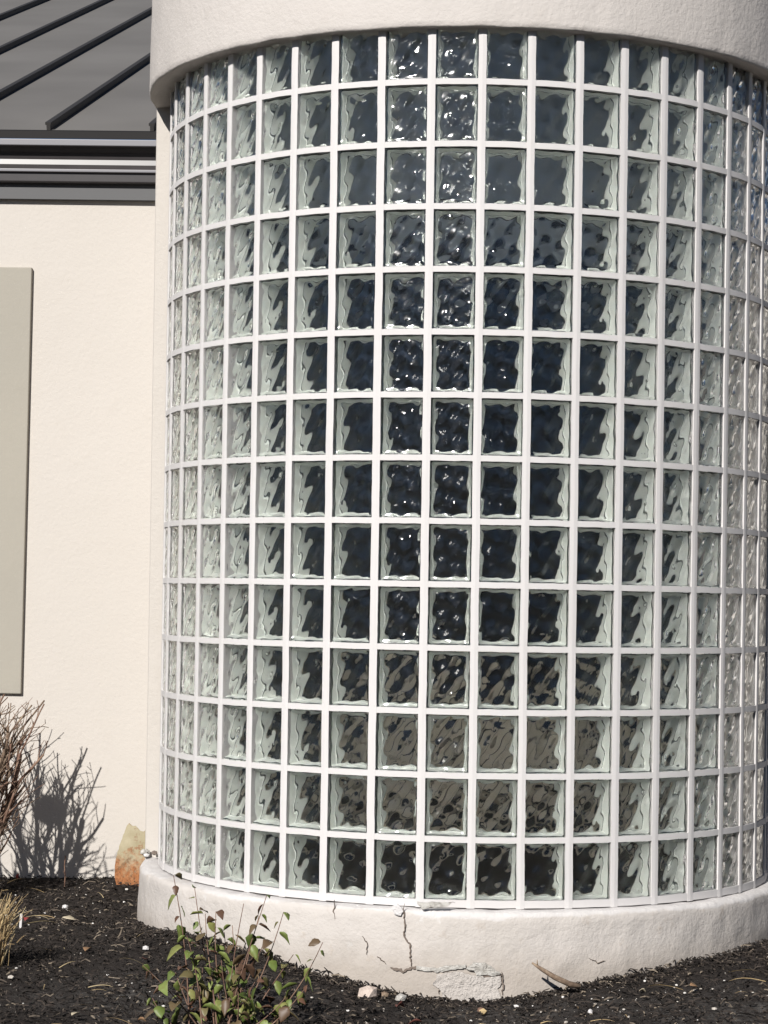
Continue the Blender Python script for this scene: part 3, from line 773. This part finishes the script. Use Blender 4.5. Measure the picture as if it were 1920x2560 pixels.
tag(gc, 'clump of dead straw coloured ornamental grass at the left edge on the mulch', 'grass clump')

# --- leafy plant in front of the footing
M_leaf, t, b = mat('autumn_leaf', (.1, .14, .03), .5, .4)
g_ = N(t, 'ShaderNodeNewGeometry'); cr = ramp(t, g_.outputs['Random Per Island'], [(0.0, (.065, .095, .022)), (0.22, (.11, .15, .034)), (0.42, (.17, .21, .06)), (0.56, (.19, .20, .06)), (0.68, (.12, .10, .045)), (0.84, (.085, .048, .032)), (1, (.13, .065, .042))])
nl = noise_tex(t, 120, 4, .7); t.links.new(mixc(t, ramp(t, nl.outputs[0], [(.5, (0, 0, 0)), (.75, (.6, .6, .6))]).outputs[0], cr.outputs[0], (.12, .07, .03)), b.inputs['Base Color'])
b.inputs['Transmission Weight'].default_value = 0.0
def leafm(B, p, d, L, W, rg, mi=0):
    d = Vector(d).normalized(); up_ = Vector((rg.gauss(0, .4), rg.gauss(0, .4), 1)); s_ = d.cross(up_)
    if s_.length < .1: s_ = Vector((1, 0, 0))
    s_.normalize(); u = s_.cross(d); k = len(B.v); seg = 7; fold = rg.uniform(.1, .7); droop = rg.uniform(.1, 1.0); tw_ = rg.uniform(-.8, .8)
    p = Vector(p)
    for i in range(seg+1):
        t_ = i/seg; ww = W*.5*(math.sin(PI*min(1, t_**.75*1.0))**.9 if 0 < t_ < 1 else .03)*(1+.10*math.sin(i*2.3+L*999)); c = p+d*L*(t_-.15*droop*t_*t_)-Vector((0, 0, 1))*L*droop*.45*t_*t_
        ss = s_*math.cos(tw_*t_)+u*math.sin(tw_*t_)
        B.v += [tuple(c-ss*ww+u*fold*ww), tuple(c), tuple(c+ss*ww+u*fold*ww)]
    for i in range(seg):
        a = k+3*i; B.f += [(a, a+1, a+4, a+3), (a+1, a+2, a+5, a+4)]; B.m += [mi, mi]
pl = empty('leafy_plant', (-.66, -1.98, gz(-.66, -1.98)))
tag(pl, 'small leafy plant with green and reddish brown leaves in front of the white footing', 'plant')
tipsP = [(-.805, .377, 1), (-.745, .335, 1), (-.672, .275, 1), (-.598, .305, 0), (-.545, .330, 1), (-.388, .205, 1), (-.868, .150, 1), (-.628, .24, 1), (-.706, .262, 1), (-.46, .15, 1), (-.57, .26, 1), (-.50, .285, 1), (-.76, .22, 1), (-.80, .09, 1), (-.64, .16, 1), (-.70, .13, 1), (-.55, .12, 1), (-.47, .07, 1), (-.74, .08, 1), (-.60, .09, 1), (-.66, .2, 1), (-.53, .2, 1), (-.84, .05, 1), (-.42, .10, 1)]
rg = random.Random(44); BL = MB()
for i, (tx, tz, lf) in enumerate(tipsP):
    bx = (tx+.66)*rg.uniform(.25, .5)+rg.gauss(0, .015); by = rg.gauss(0, .05); ex, ey, ez = tx+.66, rg.gauss(.02, .07), tz+.035
    pts = []; n = 9
    for k in range(n+1):
        t_ = k/n; pts.append(Vector((bx+(ex-bx)*t_+.012*math.sin(t_*3+i), by+(ey-by)*t_, -.02+(ez+.02)*t_-.02*math.sin(PI*t_)*(i % 2))))
    B = MB(); B.tube(pts, [.0026*(1-.6*k/n) for k in range(n+1)], 5); B.build('stem', M_twig2, pl, True)
    if not lf: continue
    m_ = int(7+13*ez)
    for k in range(m_):
        t_ = .22+.78*(k+1)/m_; q = pts[min(n, int(t_*n))].lerp(pts[min(n, int(t_*n)+1)], (t_*n) % 1)
        a = k*2.4+rg.uniform(-.5, .5); L = rg.uniform(.030, .074)*(1.10-.50*t_)
        leafm(BL, q+Vector((math.cos(a), math.sin(a), .2))*.006, (math.cos(a), math.sin(a), rg.uniform(-1.7, .25)), L, L*rg.uniform(.5, .78), rg)
fo = BL.build('foliage', M_leaf, pl, True); md = fo.modifiers.new('s', 'SOLIDIFY'); md.thickness = .0006

# --- stick leaning on the footing
B = MB(); P = [(0, 0, 0), (-.035, -.01, .008), (-.08, -.015, .028), (-.12, -.02, .052), (-.152, -.02, .072)]
B.tube(P, [.008, .009, .0085, .0065, .003], 8); B.tube([(-.135, -.02, .062), (-.136, -.022, .082)], [.003, .0012], 5)
stk = B.build('fallen_stick', M_twig, None, True); stk.location = (.385, -1.215, gz(.385, -1.215)+.028); tag(stk, 'broken brown stick lying against the footing with its thin end raised', 'stick')

# --- lumps of fallen plaster below the crack
M_lump = stucco('pinkish_plaster', (.50, .41, .35), (.54, .46, .40), (.44, .37, .31), .6, .004, .4)
lumps = [((-.275, -1.31), .034, M_lump, 'largest pinkish plaster chunk lying below the cracked footing'),
         ((-.175, -1.28), .020, M_plaster, 'grey plaster shard just right of the large pinkish chunk'),
         ((-.225, -1.26), .014, M_twig, 'brown lump behind the pinkish plaster chunk against the footing'),
         ((.082, -1.36), .014, M_straw, 'ochre crumb on the mulch below the broken plaster flake'),
         ((.075, -1.33), .012, M_twig2, 'orange brown clod next to the ochre crumb below the flake'),
         ((-1.50, .20), .015, M_mortar, 'white plaster lump on the mulch left of the footing'),
         ((-1.02, -.95), .012, M_mortar, 'white stone on the mulch near the left curve of the footing'),
         ((.40, -1.50), .012, M_mortar, 'white pebble standing out on the mulch right of the stick')]
for i, ((x, y), r, m_, lb) in enumerate(lumps):
    B = MB(); rg = random.Random(60+i); stone_mesh(B, (0, 0, 0), r, rg, .75); o = B.build('plaster_lump' if m_ in (M_lump, M_plaster, M_mortar) else 'soil_clod', m_)
    o.location = (x, y, gz(x, y)+r*.35+.008); md = o.modifiers.new('s', 'SUBSURF'); md.levels = md.render_levels = 1; md.subdivision_type = 'SIMPLE'
    tag(o, lb, 'stone' if m_ is M_mortar else 'plaster lump' if m_ in (M_lump, M_plaster) else 'clod')

# --- white plant tag
B = MB(); B.box(-.0045, .0045, -.001, .001, -.03, .050); o = B.build('plant_tag', M_mortar); md = o.modifiers.new('b', 'BEVEL'); md.width = .001
o.location = (-1.56, -.34, gz(-1.56, -.34)); o.rotation_euler = (R(-12), R(4), .3); tag(o, 'narrow white plant tag stuck upright in the mulch', 'plant tag')

# --- single fallen leaves
M_red, t, b = mat('red_leaf', (.20, .03, .03), .6, .3); M_brn, t, b = mat('brown_leaf', (.22, .13, .07), .7, .3); M_pal, t, b = mat('pale_leaf', (.46, .40, .29), .8, .2); M_mar, t, b = mat('maroon_leaf', (.12, .045, .035), .6, .3)
fl = [(-1.835, .93, M_red, .040, 'dark red leaf standing on edge at the foot of the wall', 1),
      (-.10, -1.62, M_mar, .05, 'larger maroon leaf right of the leafy plant', 0), (-.18, -1.50, M_mar, .045, 'smaller maroon leaf above the larger one, right of the leafy plant', 0),
      (-1.38, -.25, M_pal, .05, 'pale curled leaf left of the footing', 0), (-1.56, -.22, M_red, .032, 'small red leaf beside pale litter left of the footing', 0),
      (-1.22, -.95, M_brn, .040, 'tan brown leaf on the mulch halfway along the left side', 0), (-1.0, -1.12, M_mar, .036, 'dull red leaf near the leafy plant, to its upper left', 0),
      (-1.08, -1.95, M_pal, .034, 'pale leaf low on the bare mulch left of the leafy plant', 0), (-.86, -2.02, M_brn, .036, 'brown round leaf close to the left foot of the leafy plant', 0),
      (.72, -1.28, M_brn, .034, 'orange brown leaf on the mulch right of the stick', 0), (1.02, -.95, M_brn, .038, 'curled brown leaf near the right end of the footing', 0), (.56, -1.33, M_pal, .030, 'grey beige leaf between the stick and the orange brown leaf', 0)]
for i, (x, y, m_, L, lb, up_) in enumerate(fl):
    rg = random.Random(80+i); B = MB(); a = rg.uniform(0, 6.3)
    if up_: leafm(B, (0, 0, -.004), (.1, .05, 1), L, L*.75, rg)
    else: leafm(B, (0, 0, .016), (math.cos(a), math.sin(a), .25), L, L*.6, rg)
    o = B.build('fallen_leaf', m_, None, True); o.location = (x, y, gz(x, y)+.004); md = o.modifiers.new('s', 'SOLIDIFY'); md.thickness = .0008
    tag(o, lb, 'leaf', 'dry leaves fallen on the mulch')
